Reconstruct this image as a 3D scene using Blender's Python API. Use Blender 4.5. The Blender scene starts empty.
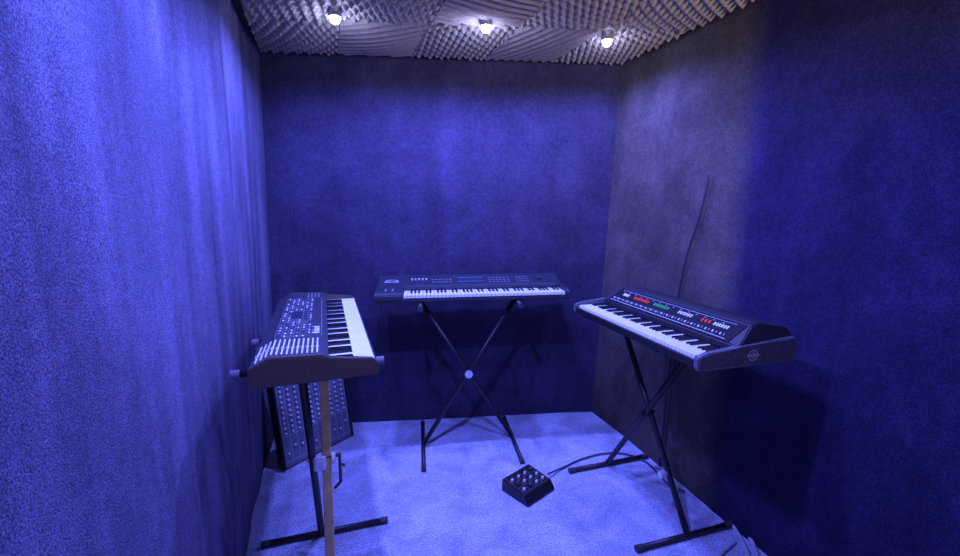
import bpy, bmesh, math, random
from mathutils import Vector, Matrix, Euler, noise
random.seed(7)
H=1.5
scene=bpy.context.scene
try:
    scene.view_settings.view_transform='Standard'
    scene.view_settings.look='None'
    scene.view_settings.exposure=0.0
except Exception as e: print(e)

def link(o):
    scene.collection.objects.link(o); return o

# ---------------- materials ----------------
def simple(name,col,rough=0.5,metal=0.0,var=0.0,scale=40,emit=None,es=0,spec=0.5,bump=0.0):
    m=bpy.data.materials.new(name); m.use_nodes=True
    nt=m.node_tree; b=nt.nodes['Principled BSDF']
    b.inputs['Base Color'].default_value=(*col,1)
    b.inputs['Roughness'].default_value=rough
    b.inputs['Metallic'].default_value=metal
    b.inputs['Specular IOR Level'].default_value=spec
    tc=nt.nodes.new('ShaderNodeTexCoord')
    n=nt.nodes.new('ShaderNodeTexNoise'); n.inputs['Scale'].default_value=scale
    nt.links.new(tc.outputs['Object'],n.inputs['Vector'])
    if var>0:
        r=nt.nodes.new('ShaderNodeValToRGB')
        r.color_ramp.elements[0].position=0.3; r.color_ramp.elements[1].position=0.7
        r.color_ramp.elements[0].color=(*[c*(1-var) for c in col],1)
        r.color_ramp.elements[1].color=(*[min(1,c*(1+var)) for c in col],1)
        nt.links.new(n.outputs['Fac'],r.inputs['Fac'])
        nt.links.new(r.outputs['Color'],b.inputs['Base Color'])
    if bump>0:
        bp=nt.nodes.new('ShaderNodeBump'); bp.inputs['Strength'].default_value=bump; bp.inputs['Distance'].default_value=0.004
        nt.links.new(n.outputs['Fac'],bp.inputs['Height']); nt.links.new(bp.outputs['Normal'],b.inputs['Normal'])
    if emit:
        b.inputs['Emission Color'].default_value=(*emit,1); b.inputs['Emission Strength'].default_value=es
    return m

def carpet(name,dark,light,speck=160,big=1.6,split=None,bump=0.6,sheen=0.0,streak=0.35,mott=0.62,distort=0.5,med=0.25):
    m=bpy.data.materials.new(name); m.use_nodes=True
    nt=m.node_tree; L=nt.links; b=nt.nodes['Principled BSDF']
    b.inputs['Roughness'].default_value=0.95; b.inputs['Specular IOR Level'].default_value=0.05
    b.inputs['Sheen Weight'].default_value=sheen; b.inputs['Sheen Roughness'].default_value=0.5
    tc=nt.nodes.new('ShaderNodeTexCoord')
    mp=nt.nodes.new('ShaderNodeMapping'); mp.inputs['Scale'].default_value=(1,1,0.12); L.new(tc.outputs['Object'],mp.inputs['Vector'])
    n1=nt.nodes.new('ShaderNodeTexNoise'); n1.inputs['Scale'].default_value=speck; n1.inputs['Detail'].default_value=2
    n2=nt.nodes.new('ShaderNodeTexNoise'); n2.inputs['Scale'].default_value=big; n2.inputs['Detail'].default_value=4; n2.inputs['Roughness'].default_value=0.6; n2.inputs['Distortion'].default_value=distort
    n3=nt.nodes.new('ShaderNodeTexNoise'); n3.inputs['Scale'].default_value=7; n3.inputs['Detail'].default_value=3
    n4=nt.nodes.new('ShaderNodeTexNoise'); n4.inputs['Scale'].default_value=38; n4.inputs['Detail'].default_value=6; n4.inputs['Roughness'].default_value=0.75
    for n in (n1,n2,n4): L.new(tc.outputs['Object'],n.inputs['Vector'])
    L.new(mp.outputs[0],n3.inputs['Vector'])
    def ramp(n,p0,p1,c0,c1):
        r=nt.nodes.new('ShaderNodeValToRGB'); e=r.color_ramp.elements
        e[0].position=p0;e[1].position=p1;e[0].color=(*c0,1);e[1].color=(*c1,1)
        L.new(n.outputs['Fac'],r.inputs['Fac']); return r
    r1=ramp(n1,0.34,0.68,dark,light)
    src=r1.outputs['Color']
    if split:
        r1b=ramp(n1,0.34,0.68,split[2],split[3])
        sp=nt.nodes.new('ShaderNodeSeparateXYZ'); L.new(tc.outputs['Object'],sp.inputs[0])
        # brown-to-blue light boundary painted into the base colour, leans slightly with height
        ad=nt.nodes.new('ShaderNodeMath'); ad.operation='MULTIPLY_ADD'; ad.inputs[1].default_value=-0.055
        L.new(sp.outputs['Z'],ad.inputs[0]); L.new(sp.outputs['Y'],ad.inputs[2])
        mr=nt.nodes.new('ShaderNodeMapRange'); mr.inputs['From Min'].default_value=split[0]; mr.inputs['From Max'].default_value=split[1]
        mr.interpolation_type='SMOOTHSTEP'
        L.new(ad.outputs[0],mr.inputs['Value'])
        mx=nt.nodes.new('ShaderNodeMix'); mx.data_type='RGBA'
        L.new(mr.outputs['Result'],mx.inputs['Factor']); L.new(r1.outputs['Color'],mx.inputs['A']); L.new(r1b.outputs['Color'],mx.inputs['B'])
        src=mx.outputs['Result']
    def mult(src,rr):
        mu=nt.nodes.new('ShaderNodeMix'); mu.data_type='RGBA'; mu.blend_type='MULTIPLY'; mu.inputs['Factor'].default_value=1
        L.new(src,mu.inputs['A']); L.new(rr.outputs['Color'],mu.inputs['B']); return mu.outputs['Result']
    src=mult(src,ramp(n2,0.35,0.7,(mott,)*3,(1.15,)*3))
    if med: src=mult(src,ramp(n4,0.35,0.65,(1-med,)*3,(1+med,)*3))
    if streak: src=mult(src,ramp(n3,0.3,0.7,(1-streak,)*3,(1+streak*.6,)*3))
    L.new(src,b.inputs['Base Color'])
    bp=nt.nodes.new('ShaderNodeBump'); bp.inputs['Strength'].default_value=bump; bp.inputs['Distance'].default_value=0.004
    L.new(n1.outputs['Fac'],bp.inputs['Height']); L.new(bp.outputs['Normal'],b.inputs['Normal'])
    return m

M={}
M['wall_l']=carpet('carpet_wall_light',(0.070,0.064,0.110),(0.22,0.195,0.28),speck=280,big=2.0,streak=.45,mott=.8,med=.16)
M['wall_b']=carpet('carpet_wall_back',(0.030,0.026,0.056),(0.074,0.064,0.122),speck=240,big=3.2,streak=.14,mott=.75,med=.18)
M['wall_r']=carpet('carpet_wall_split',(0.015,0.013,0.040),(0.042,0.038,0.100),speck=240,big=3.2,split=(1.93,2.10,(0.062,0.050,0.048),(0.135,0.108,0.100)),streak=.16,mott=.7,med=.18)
M['floor']=carpet('carpet_floor',(0.36,0.38,0.60),(0.82,0.84,1.0),speck=120,big=5.0,bump=1.0,sheen=.05,streak=0,mott=.68,distort=.7,med=.14)
M['ceil']=simple('ceiling_board',(0.05,0.04,0.04),0.9,var=0.2)
M['foam']=simple('foam_tan',(0.34,0.285,0.22),0.95,var=0.15,scale=60,spec=0.1)
M['black']=simple('black_plastic',(0.014,0.014,0.018),0.4,var=0.2,scale=200)
M['synth']=simple('blue_black_plastic',(0.032,0.032,0.045),0.4,var=0.2,scale=200)
M['dgrey']=simple('dark_grey_plastic',(0.040,0.040,0.052),0.45,var=0.15,scale=200)
M['brown']=simple('brown_black_plastic',(0.085,0.062,0.045),0.45,var=0.15,scale=200)
M['mixer']=simple('mixer_grey',(0.15,0.15,0.19),0.5,var=0.15,scale=100)
M['mgrey']=simple('mid_grey_plastic',(0.20,0.20,0.24),0.5,var=0.1)
M['lgrey']=simple('light_grey_plastic',(0.75,0.75,0.80),0.5,var=0.05)
M['white']=simple('ivory_key',(0.97,0.97,0.88),0.3,var=0.03,scale=10)
M['bkey']=simple('black_key',(0.012,0.012,0.014),0.25)
M['red']=simple('red_tab',(0.85,0.03,0.02),0.4,emit=(0.9,0.06,0.06),es=0.22)
M['green']=simple('green_tab',(0.02,0.45,0.12),0.4,emit=(0.05,0.5,0.25),es=0.12)
M['wtab']=simple('white_tab',(0.95,0.95,0.9),0.4)
M['print']=simple('panel_print',(0.65,0.65,0.7),0.6)
M['dim']=simple('faint_print',(0.28,0.28,0.34),0.6)
M['lcd']=simple('lcd_glass',(0.02,0.05,0.08),0.1)
M['tube']=simple('painted_steel',(0.03,0.03,0.035),0.4,metal=0.3,var=0.2)
M['tubetan']=simple('warm_lit_steel',(0.62,0.44,0.20),0.5,metal=0.0,var=0.2,scale=25)  # brown cast of neutral light on one leg, painted as its base colour
M['rubber']=simple('rubber',(0.05,0.05,0.055),0.7)
M['greycap']=simple('grey_cap',(0.13,0.13,0.16),0.6)
M['chrome']=simple('bolt_metal',(0.85,0.85,0.87),0.4,metal=0.3)
M['tolex']=simple('textured_vinyl',(0.02,0.018,0.026),0.5,var=0.4,scale=300,bump=0.4)
M['side']=simple('grey_end_panel',(0.13,0.125,0.15),0.35,var=0.3,scale=90,bump=0.3)
M['cable']=simple('cable_rubber',(0.025,0.022,0.05),0.5)
M['cableg']=simple('cable_grey',(0.55,0.55,0.60),0.5)
M['cabled']=simple('cable_dark_grey',(0.06,0.06,0.10),0.5)
M['bulb']=simple('lamp_led',(1,1,1),0.3,emit=(0.6,0.7,1.0),es=60)
M['panel']=simple('matt_black_panel',(0.008,0.008,0.012),0.7,spec=.2)

# ---------------- mesh helpers ----------------
def mesh_from_bm(bm,name,mats,smooth=False):
    me=bpy.data.meshes.new(name)
    bmesh.ops.recalc_face_normals(bm,faces=bm.faces)
    bm.to_mesh(me); bm.free()
    for m in mats: me.materials.append(M[m])
    if smooth:
        for p in me.polygons: p.use_smooth=True
    return me
def add_box(bm,x0,x1,y0,y1,z0,z1,mi=0,bev=0.0):
    vs=[bm.verts.new(p) for p in [(x0,y0,z0),(x1,y0,z0),(x1,y1,z0),(x0,y1,z0),(x0,y0,z1),(x1,y0,z1),(x1,y1,z1),(x0,y1,z1)]]
    fs=[bm.faces.new([vs[i] for i in f]) for f in [(0,3,2,1),(4,5,6,7),(0,1,5,4),(1,2,6,5),(2,3,7,6),(3,0,4,7)]]
    for f in fs: f.material_index=mi
    if bev>0:
        es=set()
        for f in fs: es|=set(f.edges)
        bmesh.ops.bevel(bm,geom=list(es),offset=bev,segments=2,profile=0.6,affect='EDGES',material=-1)
def add_prism(bm,prof,x0,x1,mi=0,bev=0,taper=None):
    """profile list of (y,z) extruded along x; taper=(z0,z1,inset) pulls the high vertices inwards at both ends"""
    def tx(z): 
        if not taper: return 0
        return taper[2]*max(0,min(1,(z-taper[0])/(taper[1]-taper[0])))
    a=[bm.verts.new((x0+tx(z),y,z)) for y,z in prof]; b=[bm.verts.new((x1-tx(z),y,z)) for y,z in prof]
    n=len(prof); fs=[bm.faces.new(a),bm.faces.new(b[::-1])]
    for i in range(n):
        j=(i+1)%n; fs.append(bm.faces.new([a[i],b[i],b[j],a[j]]))
    for f in fs: f.material_index=mi
    if bev>0:
        es=set()
        for f in fs: es|=set(f.edges)
        bmesh.ops.bevel(bm,geom=list(es),offset=bev,segments=2,affect='EDGES',material=-1)
def add_cyl(bm,p0,p1,r0,r1=None,seg=20,mi=0,caps=True):
    if r1 is None:r1=r0
    p0=Vector(p0);p1=Vector(p1);d=p1-p0;L=d.length
    q=Vector((0,0,1)).rotation_difference(d.normalized())
    mat=Matrix.Translation((p0+p1)/2)@q.to_matrix().to_4x4()
    r=bmesh.ops.create_cone(bm,cap_ends=caps,segments=seg,radius1=r0,radius2=r1,depth=L,matrix=mat)
    for v in r['verts']:
        for f in v.link_faces: f.material_index=mi
def box(name,dims,mat,bev=0.0):
    bm=bmesh.new(); add_box(bm,*dims,bev=bev); return mesh_from_bm(bm,name,[mat])
def thing(name,label,cat,loc,rot=(0,0,0),group=None):
    e=bpy.data.objects.new(name,None); e.empty_display_size=0.05
    e.location=loc; e.rotation_euler=rot
    e["label"]=label; e["category"]=cat
    if group: e["group"]=group
    return link(e)
def part(name,me,parent,loc=(0,0,0),rot=(0,0,0),label=None):
    o=bpy.data.objects.new(name,me); o.parent=parent; o.location=loc; o.rotation_euler=rot
    if label:o["label"]=label
    return link(o)
def text_mesh(s,size,mat,ext=0.0004,bold=0.0):
    c=bpy.data.curves.new('lettering','FONT'); c.body=s; c.size=size; c.extrude=ext; c.offset=bold
    c.align_x='CENTER'; c.align_y='CENTER'
    t=bpy.data.objects.new('tmp',c); link(t)
    bpy.context.view_layer.update()
    me=bpy.data.meshes.new_from_object(t.evaluated_get(bpy.context.evaluated_depsgraph_get()))
    bpy.data.objects.remove(t)
    me.materials.clear(); me.materials.append(M[mat]); return me

# ---------------- room shell ----------------
CEIL=2.455
def wall_grid(name,pts_bot,pts_top,zt,mat,nseg=60,nz=50,amp=0.012,out=(0,0),fold=0.0):
    def samp(pts,t):
        ls=[(Vector(pts[i+1])-Vector(pts[i])).length for i in range(len(pts)-1)]
        T=sum(ls)*t
        for i,l in enumerate(ls):
            if T<=l or i==len(ls)-1: return Vector(pts[i]).lerp(Vector(pts[i+1]),T/l)
            T-=l
    vs=[];fs=[]
    o=Vector(out)
    for i in range(nseg+1):
        t=i/nseg; b=samp(pts_bot,t); tp=samp(pts_top,t)
        for k in range(nz+1):
            s=k/nz; p=b.lerp(tp,s); z=zt*s
            n=noise.noise(Vector((p.x*1.2+p.y*2.2,p.y*1.3,z*0.35)))+0.4*noise.noise(Vector((p.x*5,p.y*5+7,z*1.5)))
            f=fold*(1+noise.noise(Vector((p.y*5.0+z*0.25,3.3,z*0.5))))
            e=min(1,min(t,1-t)*12)
            q=p+o*((amp*(1+n)+f)*e)
            vs.append((q.x,q.y,z))
    for i in range(nseg):
        for k in range(nz):
            a=i*(nz+1)+k; fs.append((a,a+nz+1,a+nz+2,a+1))
    me=bpy.data.meshes.new(name); me.from_pydata(vs,[],fs); me.materials.append(M[mat])
    for p in me.polygons: p.use_smooth=True
    ob=bpy.data.objects.new(name,me); ob["kind"]="structure"; link(ob); return ob
def hp(*l): return [(x*H,y*H) for x,y in l]
BL=(-.925,1.885); BRb=(.553,2.041); BRt=(.62,2.048)
wall_grid('wall_left',hp((-.62,-.8),(-.32,0.15),BL),hp((-.60,-.8),(-.30,0.15),(-.885,1.885)),CEIL,'wall_l',nseg=200,out=(-1,0.1),amp=0.020,fold=0.009)
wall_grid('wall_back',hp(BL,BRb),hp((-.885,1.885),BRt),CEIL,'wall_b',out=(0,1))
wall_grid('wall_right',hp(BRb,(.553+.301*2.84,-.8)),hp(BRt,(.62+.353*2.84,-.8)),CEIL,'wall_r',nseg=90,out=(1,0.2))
def poly(name,pts,z,mat,n=0):
    vs=[(x*H,y*H,z) for x,y in pts]
    me=bpy.data.meshes.new(name); me.from_pydata(vs,[],[tuple(range(len(vs)))]); me.materials.append(M[mat])
    ob=bpy.data.objects.new(name,me); ob["kind"]="structure"; return link(ob)
poly('floor',[(-.66,-.8),(1.45,-.8),(.60,2.07),(-.96,1.90),(-.36,.15)],0,'floor')
poly('ceiling',[(-.64,-.8),(-.34,.15),(-.92,1.90),(.68,2.08),(1.65,-.8)],CEIL,'ceil')

# ceiling foam tiles
FB=2.452
c00=Vector((-.555*H,.95*H)); c10=Vector((1.00*H,.95*H)); c01=Vector((-.878*H,1.878*H)); c11=Vector((.612*H,2.035*H))
def cq(u,v): return c00.lerp(c10,u).lerp(c01.lerp(c11,u),v)
def tri(x): x=x%1.0; return 1-abs(2*x-1)
NX,NY=5,3
styles=['pyr45','pyr30','ridge35','pyr50','pyr40',
        'pyr10','pyr45','ridge120','pyr35','pyr48',
        'pyr45','ridge75','pyr60','ridge40','pyr38']
for j in range(NY):
    for i in range(NX):
        st=styles[(i+j*NX)%len(styles)]
        ridge=st.startswith('ridge'); ang=math.radians(int(''.join(ch for ch in st if ch.isdigit())))
        N=140; vs=[];fs=[]
        tilt=random.uniform(-.5,.5)
        u0,u1=i/NX+.0006,(i+1)/NX-.0006; v0,v1=j/NY+.001,(j+1)/NY-.001
        ph=random.random()
        P=.050
        for a in range(N+1):
            for b in range(N+1):
                p=cq(u0+(u1-u0)*a/N,v0+(v1-v0)*b/N)
                x=(p.x*math.cos(ang)+p.y*math.sin(ang))/P+ph; y=(-p.x*math.sin(ang)+p.y*math.cos(ang))/P
                if ridge: hgt=tri(x)
                else:
                    hgt=(0.5-0.5*math.cos(2*math.pi*x))*(0.5-0.5*math.cos(2*math.pi*y))
                sag=0.014*math.sin(math.pi*a/N)*math.sin(math.pi*b/N)*(1+tilt)
                z=FB-0.022-(0.018 if ridge else 0.024)*hgt-sag
                vs.append((p.x,p.y,z))
        for a in range(N):
            for b in range(N):
                k=a*(N+1)+b; fs.append((k,k+1,k+N+2,k+N+1))
        idx=[0,N,(N+1)*N+N,(N+1)*N]
        base=len(vs)
        for k in idx: vs.append((vs[k][0],vs[k][1],FB))
        fs.append((base,base+3,base+2,base+1))
        e0=[k for k in range(N+1)]; e1=[k*(N+1)+N for k in range(N+1)]; e2=[N*(N+1)+k for k in range(N,-1,-1)]; e3=[k*(N+1) for k in range(N,-1,-1)]
        for q,ed in enumerate((e0,e1,e2,e3)):
            fs.append(tuple(ed)+(base+(q+1)%4,base+q))
        me=bpy.data.meshes.new('acoustic_foam_tile'); me.from_pydata(vs,[],fs); me.materials.append(M['foam'])
        o=bpy.data.objects.new('acoustic_foam_tile',me); link(o)
        o["label"]="tan acoustic foam tile with parallel ridges glued to the ceiling" if ridge else "tan egg-crate acoustic foam tile with pointed bumps glued to the ceiling"
        o["category"]="acoustic foam"; o["group"]="acoustic foam tiles on the ceiling"

# ---------------- ceiling lamps and added fills ----------------
def lamp(x,y,e,up=1.0,r=0.03):
    t=thing('ceiling_spotlight',"small round blue-white LED spotlight set in the foam ceiling","ceiling light",(x*H,y*H,FB),group="ceiling spotlights")
    bm=bmesh.new(); add_cyl(bm,(0,0,-.060),(0,0,0.0),.030,.034,seg=28); me=mesh_from_bm(bm,'lamp_housing',['mgrey']); part('lamp_housing',me,t)
    bm=bmesh.new(); bmesh.ops.create_uvsphere(bm,u_segments=20,v_segments=12,radius=.024,matrix=Matrix.Translation((0,0,-.066)))
    part('bulb',mesh_from_bm(bm,'bulb',['bulb'],True),t)
    l=bpy.data.lights.new('blue_lamp','SPOT'); l.energy=e; l.color=(0.14,0.17,1.0); l.shadow_soft_size=r; l.spot_size=math.radians(174); l.spot_blend=0.6
    o=bpy.data.objects.new('blue_lamp',l); o.location=(x*H,y*H,FB-.12); link(o)
    if up>0:
        l=bpy.data.lights.new('lamp_spill','POINT'); l.energy=up; l.color=(0.35,0.40,1.0); l.shadow_soft_size=.02
        o=bpy.data.objects.new('lamp_spill',l); o.location=(x*H,y*H,FB-.115); link(o)
lamp(-.461,1.512,85,2.0); lamp(.02,1.584,125,3.0); lamp(.46,1.71,60,1.6)
lamp(-.18,.72,140,.5); lamp(.12,1.02,95,.6)
def spot(loc,tgt,e,col,ang,size=.1,blend=.6,name='fill_spot'):
    l=bpy.data.lights.new(name,'SPOT'); l.energy=e; l.color=col; l.spot_size=math.radians(ang); l.spot_blend=blend; l.shadow_soft_size=size
    o=bpy.data.objects.new(name,l); o.location=loc; o.rotation_euler=(Vector(tgt)-Vector(loc)).to_track_quat('-Z','Y').to_euler(); link(o)
spot((1.45,0.35,1.95),(0.55,2.75,2.45),80,(1.0,0.83,0.50),62,.03,.9)  # added warm fill without a fixture, grazes the ceiling foam from the right
spot((-.2,-.6,1.5),(1.15,2.75,1.9),30,(1.0,0.76,0.6),42,.3,1.0)  # added warm fill aimed at the brown part of the right wall
spot((.1,-.7,1.7),(-.1,2.9,1.7),16,(0.7,0.55,1.0),100,.4,1.0)  # added violet front fill, stands in for haze on the back wall
w=bpy.data.worlds.new('World'); scene.world=w; w.use_nodes=True
w.node_tree.nodes['Background'].inputs[0].default_value=(0.2,0.18,0.75,1); w.node_tree.nodes['Background'].inputs[1].default_value=0.36

# ---------------- keybed ----------------
def keybed(parent,x0,y0,z0,n_white,pitch,klen=0.135,start=0,bw=.28):
    kb=bpy.data.objects.new('keybed',box('keybed',(0,n_white*pitch,0,klen+.004,0,.006),'black')); kb.parent=parent; kb.location=(x0,y0,z0); link(kb)
    wm=box('white_key',(.0014,pitch-.0014,0,klen,.004,.022),'white',bev=.0010)
    bmk=bmesh.new(); add_prism(bmk,[(0,.004),(.006,.028),(klen*.58,.029),(klen*.58,.004)],-pitch*bw,pitch*bw,bev=.0012)
    bk=mesh_from_bm(bmk,'black_key',['bkey'])
    for i in range(n_white):
        part('white_key',wm,kb,(i*pitch,0,0))
        if (i+start)%7 in (0,1,3,4,5) and i<n_white-1:
            part('black_key',bk,kb,((i+1)*pitch,klen*.42,0))
    return kb
def rectprint(bm,x0,x1,y0,y1,z,mi=0): add_box(bm,x0,x1,y0,y1,z,z+.0008,mi)

btn=box('button',(-.006,.006,-.0035,.0035,0,.003),'lgrey',bev=.0008)
btnd=box('button',(-.007,.007,-.004,.004,0,.003),'mgrey',bev=.0008)
bm=bmesh.new(); add_cyl(bm,(0,0,0),(0,0,.012),.008,.0065,seg=16); add_box(bm,-.001,.001,0,.0065,.012,.0128,1); knob_d=mesh_from_bm(bm,'knob',['dgrey','print'])
bm=bmesh.new(); add_cyl(bm,(0,0,0),(0,0,.011),.0085,.0068,seg=18); knob_l=mesh_from_bm(bm,'knob',['lgrey'])
bm=bmesh.new(); add_cyl(bm,(0,0,0),(0,0,.010),.0072,.0058,seg=12); knob_s=mesh_from_bm(bm,'knob',['lgrey'])
bm=bmesh.new(); add_box(bm,-.0012,.0012,-.028,.028,0,.0006); add_box(bm,-.005,.005,.0,.010,.0,.010,1,bev=.001); fader=mesh_from_bm(bm,'fader',['black','lgrey'])

# ---------------- keyboard 1 ----------------
k1=thing('electronic_keyboard',"dark grey electronic keyboard with sliders and buttons standing by the wall","keyboard",(-.219*H,.915*H,.960),(0,0,math.radians(109.5)))
k1.scale=(1,1,1.15)
L=1.085;D=.385
bm=bmesh.new()
add_prism(bm,[(0,.006),(.012,0),(D-.02,0),(D,.02),(D,.04),(.16,.024),(.16,.018),(.012,.018),(0,.024)],0.012,L-.012,bev=.002)
add_prism(bm,[(.155,.015),(.155,.064),(.172,.074),(D-.06,.080),(D,.052),(D,.03)],0.004,L-.004,0,bev=.003)
body=part('body',mesh_from_bm(bm,'body',['dgrey']),k1)
ep=[(0,.004),(0,.034),(.02,.050),(.16,.064),(.17,.0745),(D-.06,.0805),(D,.052),(D,.018),(D-.02,0),(.012,0)]
for x0,x1 in ((-.004,.018),(L-.03,L)):
    bm=bmesh.new(); add_prism(bm,ep,x0,x1,0,bev=.003); part('end_block',mesh_from_bm(bm,'end_block',['brown']),k1,label="brown-black end block")
keybed(k1,.020,.012,.020,43,(L-.054)/43,klen=.142,bw=.22)
def pz1(y): return .0742+(y-.172)*(.006/(.153))
sl=math.atan(.006/.153)
bm=bmesh.new(); add_box(bm,0,.165,-.0024,.0024,0,.003,bev=.0006); add_box(bm,.05,.062,-.0045,.0045,0,.006,bev=.001); vent=mesh_from_bm(bm,'slider',['lgrey'])
bm=bmesh.new(); add_box(bm,0,.12,-.003,.003,0,.002,bev=.0005); vent2=mesh_from_bm(bm,'vent_fin',['mgrey'])
for i in range(10): part('slider',vent,k1,(.022,.188+i*.0148,pz1(.188+i*.0148)),(sl,0,0),label="thin pale slider line")
for i in range(3): part('slider',vent,k1,(.022,.336+i*.0148,.0755-.0070*i),(-.42,0,0),label="thin pale slider line")
for i in range(8): part('vent_fin',vent2,k1,(L-.15,.190+i*.0165,pz1(.19)),(sl,0,0))
part('display',box('display',(0,.11,0,.035,0,.004),'lcd',bev=.001),k1,(.50,.255,pz1(.255)),(sl,0,0))
for r in range(6):
    for c in range(18):
        x=.225+c*.039; y=.218+r*.020
        if .48<x<.62 and r in (1,2,3): continue
        if (r*7+c*3)%5==0: continue
        part('button',btn if (r+c)%3 else btnd,k1,(x,y,pz1(y)),(sl,0,0))
bm=bmesh.new()
for r in range(6): rectprint(bm,.215,.92,.2275+r*.020,.2285+r*.020,pz1(.2275+r*.020)+.0004)
rectprint(bm,.215,.92,.174,.1755,.0755)
for x in (.215,.44,.63,.80): rectprint(bm,x,x+.0012,.210,.325,.0785)
part('panel_print',mesh_from_bm(bm,'panel_print',['dim']),k1)
part('brand_lettering',text_mesh('Roland',.036,'wtab',bold=.0004),k1,(.30,.194,pz1(.194)+.002),(sl,0,0),label="white maker's lettering")

# ---------------- keyboard 2 ----------------
th=math.radians(7); cx,cy=-.020*H,1.685*H; L=1.158;D=.35
k2=thing('synthesizer',"long black synthesizer with small screen standing against the dark wall","keyboard",(cx-math.cos(th)*L/2,cy-math.sin(th)*L/2,.9525),(0,0,th))
bm=bmesh.new()
KX0,KX1=.165,L-.03
add_prism(bm,[(0,.006),(.01,0),(D,0),(D,.03),(.16,.03),(.16,.022),(0,.022)],.01,L-.01,0,bev=.002)
add_prism(bm,[(.155,.02),(.155,.058),(.17,.066),(D-.02,.112),(D,.104),(D,.02)],.004,L-.004,0,bev=.003)
add_prism(bm,[(0,.004),(0,.045),(.02,.058),(.155,.064),(.172,.068),(.172,.002)],0,KX0-.004,0,bev=.004)
add_prism(bm,[(0,.004),(0,.045),(.02,.058),(.155,.064),(.172,.068),(.172,.002)],KX1+.004,L,0,bev=.004)
part('body',mesh_from_bm(bm,'body',['synth']),k2)
keybed(k2,KX0,.006,.022,43,(KX1-KX0)/43,klen=.145,start=2)
s2=math.atan((.112-.066)/(D-.19)); 
def pz2(y): return .066+(y-.17)*math.tan(s2)+.001
def p2(n,me,x,y,label=None): return part(n,me,k2,(x,y,pz2(y)),(s2,0,0),label=label)
p2('display',box('display',(0,.15,0,.05,0,.004),'lcd',bev=.001),.50,.225)
bm=bmesh.new(); rectprint(bm,-.006,.156,-.006,-.003,.002); rectprint(bm,-.006,.156,.053,.056,.002); p2('screen_frame',mesh_from_bm(bm,'screen_frame',['dim']),.50,.225)
for r in range(3):
    for c in range(6): p2('button',btnd,.70+c*.024,.21+r*.03)
for r in range(3):
    for c in range(4): p2('button',btnd,.88+c*.022,.21+r*.03)
for r in range(2):
    for c in range(6): p2('button',btnd,.34+c*.022,.22+r*.035)
for c in range(5): p2('slider',fader,.21+c*.022,.25)
bm=bmesh.new(); add_cyl(bm,(0,0,0),(0,0,.012),.020,.018,seg=28); p2('data_dial',mesh_from_bm(bm,'data_dial',['dgrey']),1.02,.245)
bm=bmesh.new()
for k,(rx,ry,y0) in enumerate([(.042,.026,0),(.028,.014,-.002)]):
    n=28; ring=[]
    for i in range(n):
        a=math.pi*(i/(n-1)); 
        for rr in (1,.86): ring.append(bm.verts.new((rx*rr*math.cos(a),y0+ry*rr*math.sin(a),.0005)))
    for i in range(n-1): bm.faces.new([ring[2*i],ring[2*i+1],ring[2*i+3],ring[2*i+2]])
rectprint(bm,-.045,.045,-.010,-.006,0)
p2('emblem',mesh_from_bm(bm,'emblem',['print']),.085,.24,label="pale arched emblem")
bm=bmesh.new(); rectprint(bm,.17,L-.05,.176,.1775,0)
part('panel_print',mesh_from_bm(bm,'panel_print',['dim']),k2,(0,0,pz2(.176)))
bm=bmesh.new(); add_cyl(bm,(-.004,0,0),(.004,0,0),.026,seg=28)
wheel=mesh_from_bm(bm,'pitch_wheel',['mgrey'])
for x in (.06,.10): part('pitch_wheel',wheel,k2,(x,.09,.043))

# ---------------- keyboard 3 (vintage organ) ----------------
k3=thing('combo_organ',"black vintage combo organ with red, green and white tabs","keyboard",(.333*H,1.515*H,.945),(0,0,math.radians(-74)))
L=.885;D=.425
bm=bmesh.new()
add_prism(bm,[(0,.008),(.01,0),(D,0),(D,.05),(.17,.03),(.15,.028),(.0,.028)],.012,L-.012,0,bev=.002)
add_prism(bm,[(.165,.02),(.165,.074),(.255,.132),(.295,.139),(D-.012,.118),(D,.088),(D,.02)],.004,L-.004,0,bev=.004,taper=(.074,.139,.045))
part('body',mesh_from_bm(bm,'body',['tolex']),k3)
ck=[(-.006,.012),(.004,0),(D,0),(D+.006,.012),(D+.006,.082),(D-.006,.090),(.175,.076),(.15,.072),(.03,.062),(-.006,.050)]
for x in (0,L-.026):
    bm=bmesh.new(); add_prism(bm,ck,0,.026,0,bev=.004); part('end_cheek',mesh_from_bm(bm,'end_cheek',['side']),k3,(x,0,0),label="blue-grey worn end panel")
bm=bmesh.new(); add_prism(bm,[(-.004,.006),(-.004,.036),(.008,.038),(.008,.006)],.026,L-.026,0,bev=.002)
part('front_rail',mesh_from_bm(bm,'front_rail',['black']),k3)
keybed(k3,.034,.010,.028,42,(L-.068)/42,klen=.140,bw=.25)
s3=math.atan((.132-.074)/.09)
def pp3(x,t): return (x,.165+.09*t,.074+.058*t+.0005)
def p3(n,me,x,t,label=None): return part(n,me,k3,pp3(x,t),(s3,0,0),label=label)
PL=math.hypot(.09,.058)
p3('control_panel',box('control_panel',(0,L-.11,0,PL*.92,0,.002),'panel'),.055,.03)
def tab(mat,h=.008,w=.0030): return box('tab',(-w,w,-h,h,0,.007),mat,bev=.001)
T={m:tab(m) for m in ('wtab','red','green')}
Ts={m:tab(m,.005) for m in ('lgrey','mgrey')}
def tabs(s0,s1,n,mat,t=.58):
    for i in range(n):
        s=s0+(s1-s0)*(i/(max(1,n-1))); p3('tab',T[mat],s*L,t,label={'wtab':'white tab','red':'red tab','green':'green tab'}[mat])
tabs(.14,.18,4,'wtab'); tabs(.24,.355,8,'red'); tabs(.41,.51,7,'green'); tabs(.59,.67,6,'wtab'); tabs(.74,.78,3,'red'); tabs(.81,.88,6,'wtab')
bm=bmesh.new()
rectprint(bm,.065,L-.075,.010,.012,.002); rectprint(bm,.08,L-.09,.090,.0912,.002)
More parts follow.
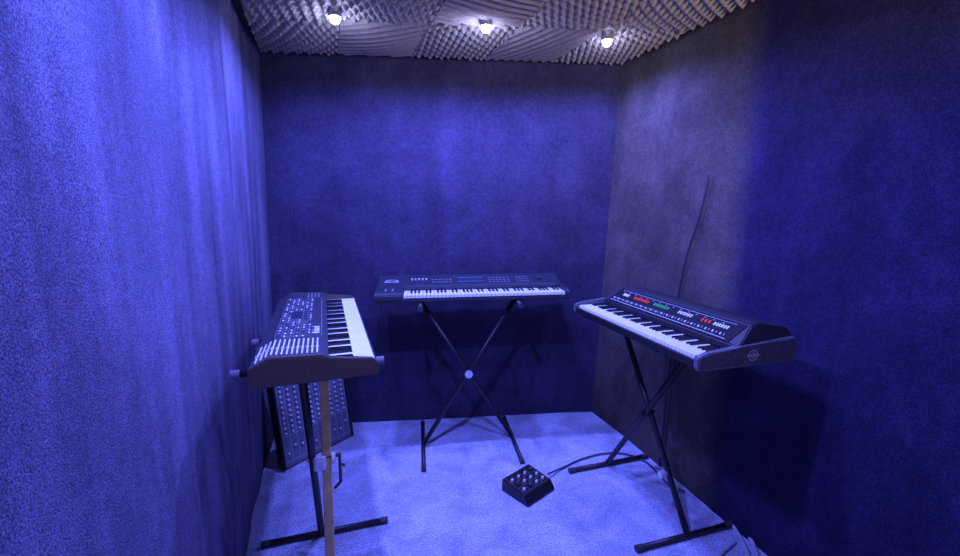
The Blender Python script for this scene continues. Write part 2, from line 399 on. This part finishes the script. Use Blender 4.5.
for i in range(31):
    x=.075+i*.0228; 
    if i%2: rectprint(bm,x,x+.010,.080,.0815,.002)
p3('panel_print',mesh_from_bm(bm,'panel_print',['print']),0,0)
for i in range(40): p3('key_switch',Ts['lgrey'] if i%2==0 else Ts['mgrey'] ,.085+i*.0182,.24)
bm=bmesh.new()
n=32
for (ra,rb) in ((.021,.017),(.010,.007)):
    ring=[(bm.verts.new((0,ra*math.cos(2*math.pi*i/n),ra*math.sin(2*math.pi*i/n))),bm.verts.new((0,rb*math.cos(2*math.pi*i/n),rb*math.sin(2*math.pi*i/n)))) for i in range(n)]
    for i in range(n): bm.faces.new([ring[i][0],ring[(i+1)%n][0],ring[(i+1)%n][1],ring[i][1]])
add_box(bm,-.0004,.0006,-.027,.027,-.0018,.0018)
part('emblem',mesh_from_bm(bm,'emblem',['print']),k3,(L+.0012,.225,.040),label="round pale maker's emblem")
bm=bmesh.new(); add_box(bm,L-.0005,L+.003,.02,D-.02,.003,.008)
part('edge_trim',mesh_from_bm(bm,'edge_trim',['greycap']),k3)

# ---------------- stands ----------------
def stand(loc,ang,label,sp,foot,arm,top,ya=-.014,yb=.014,matA='tube',matB='tube',armoff=0.0,cap='rubber',r=.0125,disc='chrome',dr=.024,far_trim=0.0,flat=False):
    t=thing('keyboard_stand',label,"keyboard stand",(loc[0]*H,loc[1]*H,0),(0,0,math.radians(ang)))
    s=sp*H/2; f=foot*H/2; a=arm/2; ft=.014; za=top-r-.001
    def tube(p,q,mat,rr=r,nm='leg',label=None):
        bm=bmesh.new(); add_cyl(bm,p,q,rr,seg=18); o=part(nm,mesh_from_bm(bm,nm,[mat],False),t,label=label); 
        for pp in o.data.polygons: pp.use_smooth=len(pp.vertices)==4
        return o
    if flat:
        p=Vector((-s,ya,ft+.004)); q=Vector((s,ya,za)); d=q-p; Ln=d.length
        bm=bmesh.new(); add_box(bm,-Ln/2,Ln/2,-.018,.018,-.010,.010,bev=.003)
        bmesh.ops.transform(bm,matrix=Matrix.Translation((p+q)/2)@Matrix.Rotation(-math.atan2(d.z,d.x),4,'Y'),verts=bm.verts)
        part('leg',mesh_from_bm(bm,'leg',[matA]),t,label="flat leg with tan-brown light painted on")
    else: tube((-s,ya,ft+.004),(s,ya,za),matA,r*1.15)
    tube((s,yb,ft+.004),(-s,yb,za),matB,r*1.15)
    for x in (-s,s):
        fo=tube((x,-f,ft+.001),(x,f,ft+.001),'tube',nm='foot')
        y0=-a+armoff+(far_trim if x>0 else 0); y1=a+armoff
        ar=tube((x,y0,za),(x,y1,za),'tube',nm='support_arm')
        for y in (-f,f):
            bm=bmesh.new(); add_cyl(bm,(0,-.018,0),(0,.018,0),.0148,seg=18); part('end_cap',mesh_from_bm(bm,'end_cap',['rubber']),fo,(x,y,.015))
        for y in (y0,y1):
            bm=bmesh.new(); add_cyl(bm,(0,-.014,0),(0,.014,0),.0155,seg=18); part('end_cap',mesh_from_bm(bm,'end_cap',[cap]),ar,(x,y,za-.002))
    zc=(ft+.004+za)/2
    bm=bmesh.new(); add_cyl(bm,(0,min(ya,yb)-.03,zc),(0,max(ya,yb)+.025,zc),.008,seg=14); add_cyl(bm,(0,min(ya,yb)-.034,zc),(0,min(ya,yb)-.020,zc),dr,seg=24)
    part('pivot_bolt',mesh_from_bm(bm,'pivot_bolt',[disc]),t,label="bright metal pivot disc" if disc=='chrome' else "dark pivot disc")
    return t,zc
s1,zc=stand((-.437,1.100),107,"folding X keyboard stand with one leg painted lit-brown under the grey keyboard",.245,.345,.475,.960,ya=-.030,yb=.024,matA='tubetan',cap='greycap',r=.013,armoff=-.008,far_trim=.10,flat=True)
bm=bmesh.new(); add_box(bm,-.034,-.010,-.028,.020,zc-.030,zc+.026,bev=.009); add_cyl(bm,(-.040,-.004,zc),(-.030,-.004,zc),.018,seg=20)
part('clamp',mesh_from_bm(bm,'clamp',['chrome']),s1,label="white clamp block")
bm=bmesh.new(); add_cyl(bm,(.0,-.08,zc+.015),(.0,-.08,zc-.11),.0065,seg=12); add_cyl(bm,(.0,-.03,zc+.008),(.0,-.085,zc+.012),.008,seg=12); add_cyl(bm,(0,-.08,zc-.11),(.0,-.055,zc-.135),.006,seg=12); add_cyl(bm,(0,-.08,zc-.03),(.0,-.10,zc-.04),.006,seg=12)
part('lock_lever',mesh_from_bm(bm,'lock_lever',['brown']),s1)
stand((-.05,1.755),8,"black folding X keyboard stand under the long synthesizer",.385,.36,.36,.9525)
s3s,zc3=stand((.565,1.392),-73,"black folding X keyboard stand under the vintage organ",.405,.325,.40,.945,armoff=-.02,disc='tube',dr=.018)
bm=bmesh.new(); add_box(bm,.135,.165,-.032,.032,.215,.245,bev=.006)
part('clip',mesh_from_bm(bm,'clip',['chrome']),s3s,(0,0,0),label="small pale clip on the leg")

# ---------------- mixer ----------------
mx=thing('mixing_console',"grey mixing console with pale knobs leaning upright against the wall","mixing console",(-.742*H,1.548*H,0.012),(math.radians(-8),0,math.radians(55.6)))
W=.465;Hh=.53
bm=bmesh.new(); add_box(bm,0,W,0,.055,0,Hh,0,bev=.004); part('body',mesh_from_bm(bm,'body',['mixer']),mx)
bm=bmesh.new(); add_box(bm,-.012,0.0,-.012,.058,-.002,Hh+.002,0,bev=.003); side=mesh_from_bm(bm,'side_cheek',['black'])
part('side_cheek',side,mx); part('side_cheek',side,mx,(W+.012,0,0))
NC=10
for c in range(NC):
    x=.028+c*(W-.05)/(NC-.8)
    for r in range(10): part('knob',knob_s,mx,(x,0,.200+r*.031),(math.radians(90),0,0))
    part('fader',fader,mx,(x,0,.075+.012*((c*3)%4)),(math.radians(90),0,0))
bm=bmesh.new()
for c in range(NC+1):
    x=.006+c*(W-.05)/(NC-.8); add_box(bm,x,x+.0012,-.0008,0,.02,Hh-.02)
add_box(bm,.01,W-.01,-.0008,0,.18,.182); add_box(bm,.01,W-.01,-.0008,0,.030,.0315)
part('panel_print',mesh_from_bm(bm,'panel_print',['print']),mx)

# ---------------- knob box ----------------
pb=thing('controller_box',"small black metal box with rows of knobs on carpet","controller box",(.1615*H,1.3385*H,0.0),(0,0,math.radians(42)))
wx,wy=.212,.190
bm=bmesh.new()
prof=[(0,.0),(-.002,.012),(.026,.052),(wy-.004,.068),(wy,.0)]
add_prism(bm,prof,0,wx,0,bev=.002)
part('body',mesh_from_bm(bm,'body',['black']),pb)
st=math.atan(.016/(wy-.030))
for r in range(3):
    for c in range(4):
        y=.058+r*.042; part('knob',knob_d if (r+c)%4==1 else knob_l,pb,(.032+c*.049,y,.052+(y-.026)*math.tan(st)),(st,0,0))
bm=bmesh.new()
for c in range(5): add_box(bm,.012+c*.047,.0130+c*.047,.036,wy-.012,0.001,.0016)
for r in range(3): add_box(bm,.012,.2,.036+r*.045,.037+r*.045,0.001,.0016)
part('panel_print',mesh_from_bm(bm,'panel_print',['dim']),pb,(0,0,.052-.026*math.tan(st)),(st,0,0))

# ---------------- cables ----------------
def cable(name,label,pts,r,mat):
    c=bpy.data.curves.new(name,'CURVE'); c.dimensions='3D'; c.bevel_depth=r; c.bevel_resolution=3; c.resolution_u=10
    s=c.splines.new('BEZIER'); s.bezier_points.add(len(pts)-1)
    for b,p in zip(s.bezier_points,pts): b.co=p; b.handle_left_type=b.handle_right_type='AUTO'
    t=bpy.data.objects.new('tmp',c); link(t); bpy.context.view_layer.update()
    me=bpy.data.meshes.new_from_object(t.evaluated_get(bpy.context.evaluated_depsgraph_get()))
    bpy.data.objects.remove(t); me.materials.clear(); me.materials.append(M[mat])
    for p in me.polygons: p.use_smooth=True
    o=bpy.data.objects.new(name,me); link(o); o["label"]=label; o["category"]="cable"; return o
def F(u,v,z=0.010):
    a=(u-480)/440;b=(278-v)/440; dy=.9872+.1593*b; dz=-.1593+.9872*b; t=(z-1.5)/dz
    return (round(a*t,3),round(dy*t,3),z)
cable('cable',"dark grey cable running from the knob box across the carpet",[F(548,474,.03),F(562,468),F(585,458),F(610,453),F(630,455),F(646,462),F(660,476),F(672,488)],.005,'cabled')
cable('cable',"pale cable lying on the carpet by the stand foot",[F(655,466),F(690,480),F(720,499),F(742,524),F(754,547),F(762,575)],.010,'cableg')
cable('cable',"pale cable curling on the carpet by the stand foot",[F(735,541),F(728,547),F(718,557),F(712,574)],.008,'cableg')
cable('cable',"pale thin cable beside the other cables on carpet",[F(696,489),F(717,506),F(735,529),F(747,552),F(754,580)],.009,'cableg')
def RW(y,z):
    yb=y/H; xb=.553+.301*(2.041-yb); xt=.62+.353*(2.041-yb); return ((xb+(xt-xb)*z/CEIL)*H-.010,y,z)
cable('cable',"thin dark cable hanging down the carpeted wall in a gentle curve",[RW(2.27,1.66),RW(2.275,1.6),RW(2.295,1.45),RW(2.33,1.3),RW(2.355,1.15),RW(2.365,1.0),RW(2.36,.6),RW(2.34,.02)],.005,'cable')

# ---------------- camera ----------------
cd=bpy.data.cameras.new('Camera'); cd.lens=16.5; cd.sensor_width=36; cd.clip_start=0.02
cam=bpy.data.objects.new('Camera',cd); cam.location=(0,0,1.5); cam.rotation_euler=(math.radians(90-9.17),0,0); link(cam)
scene.camera=cam
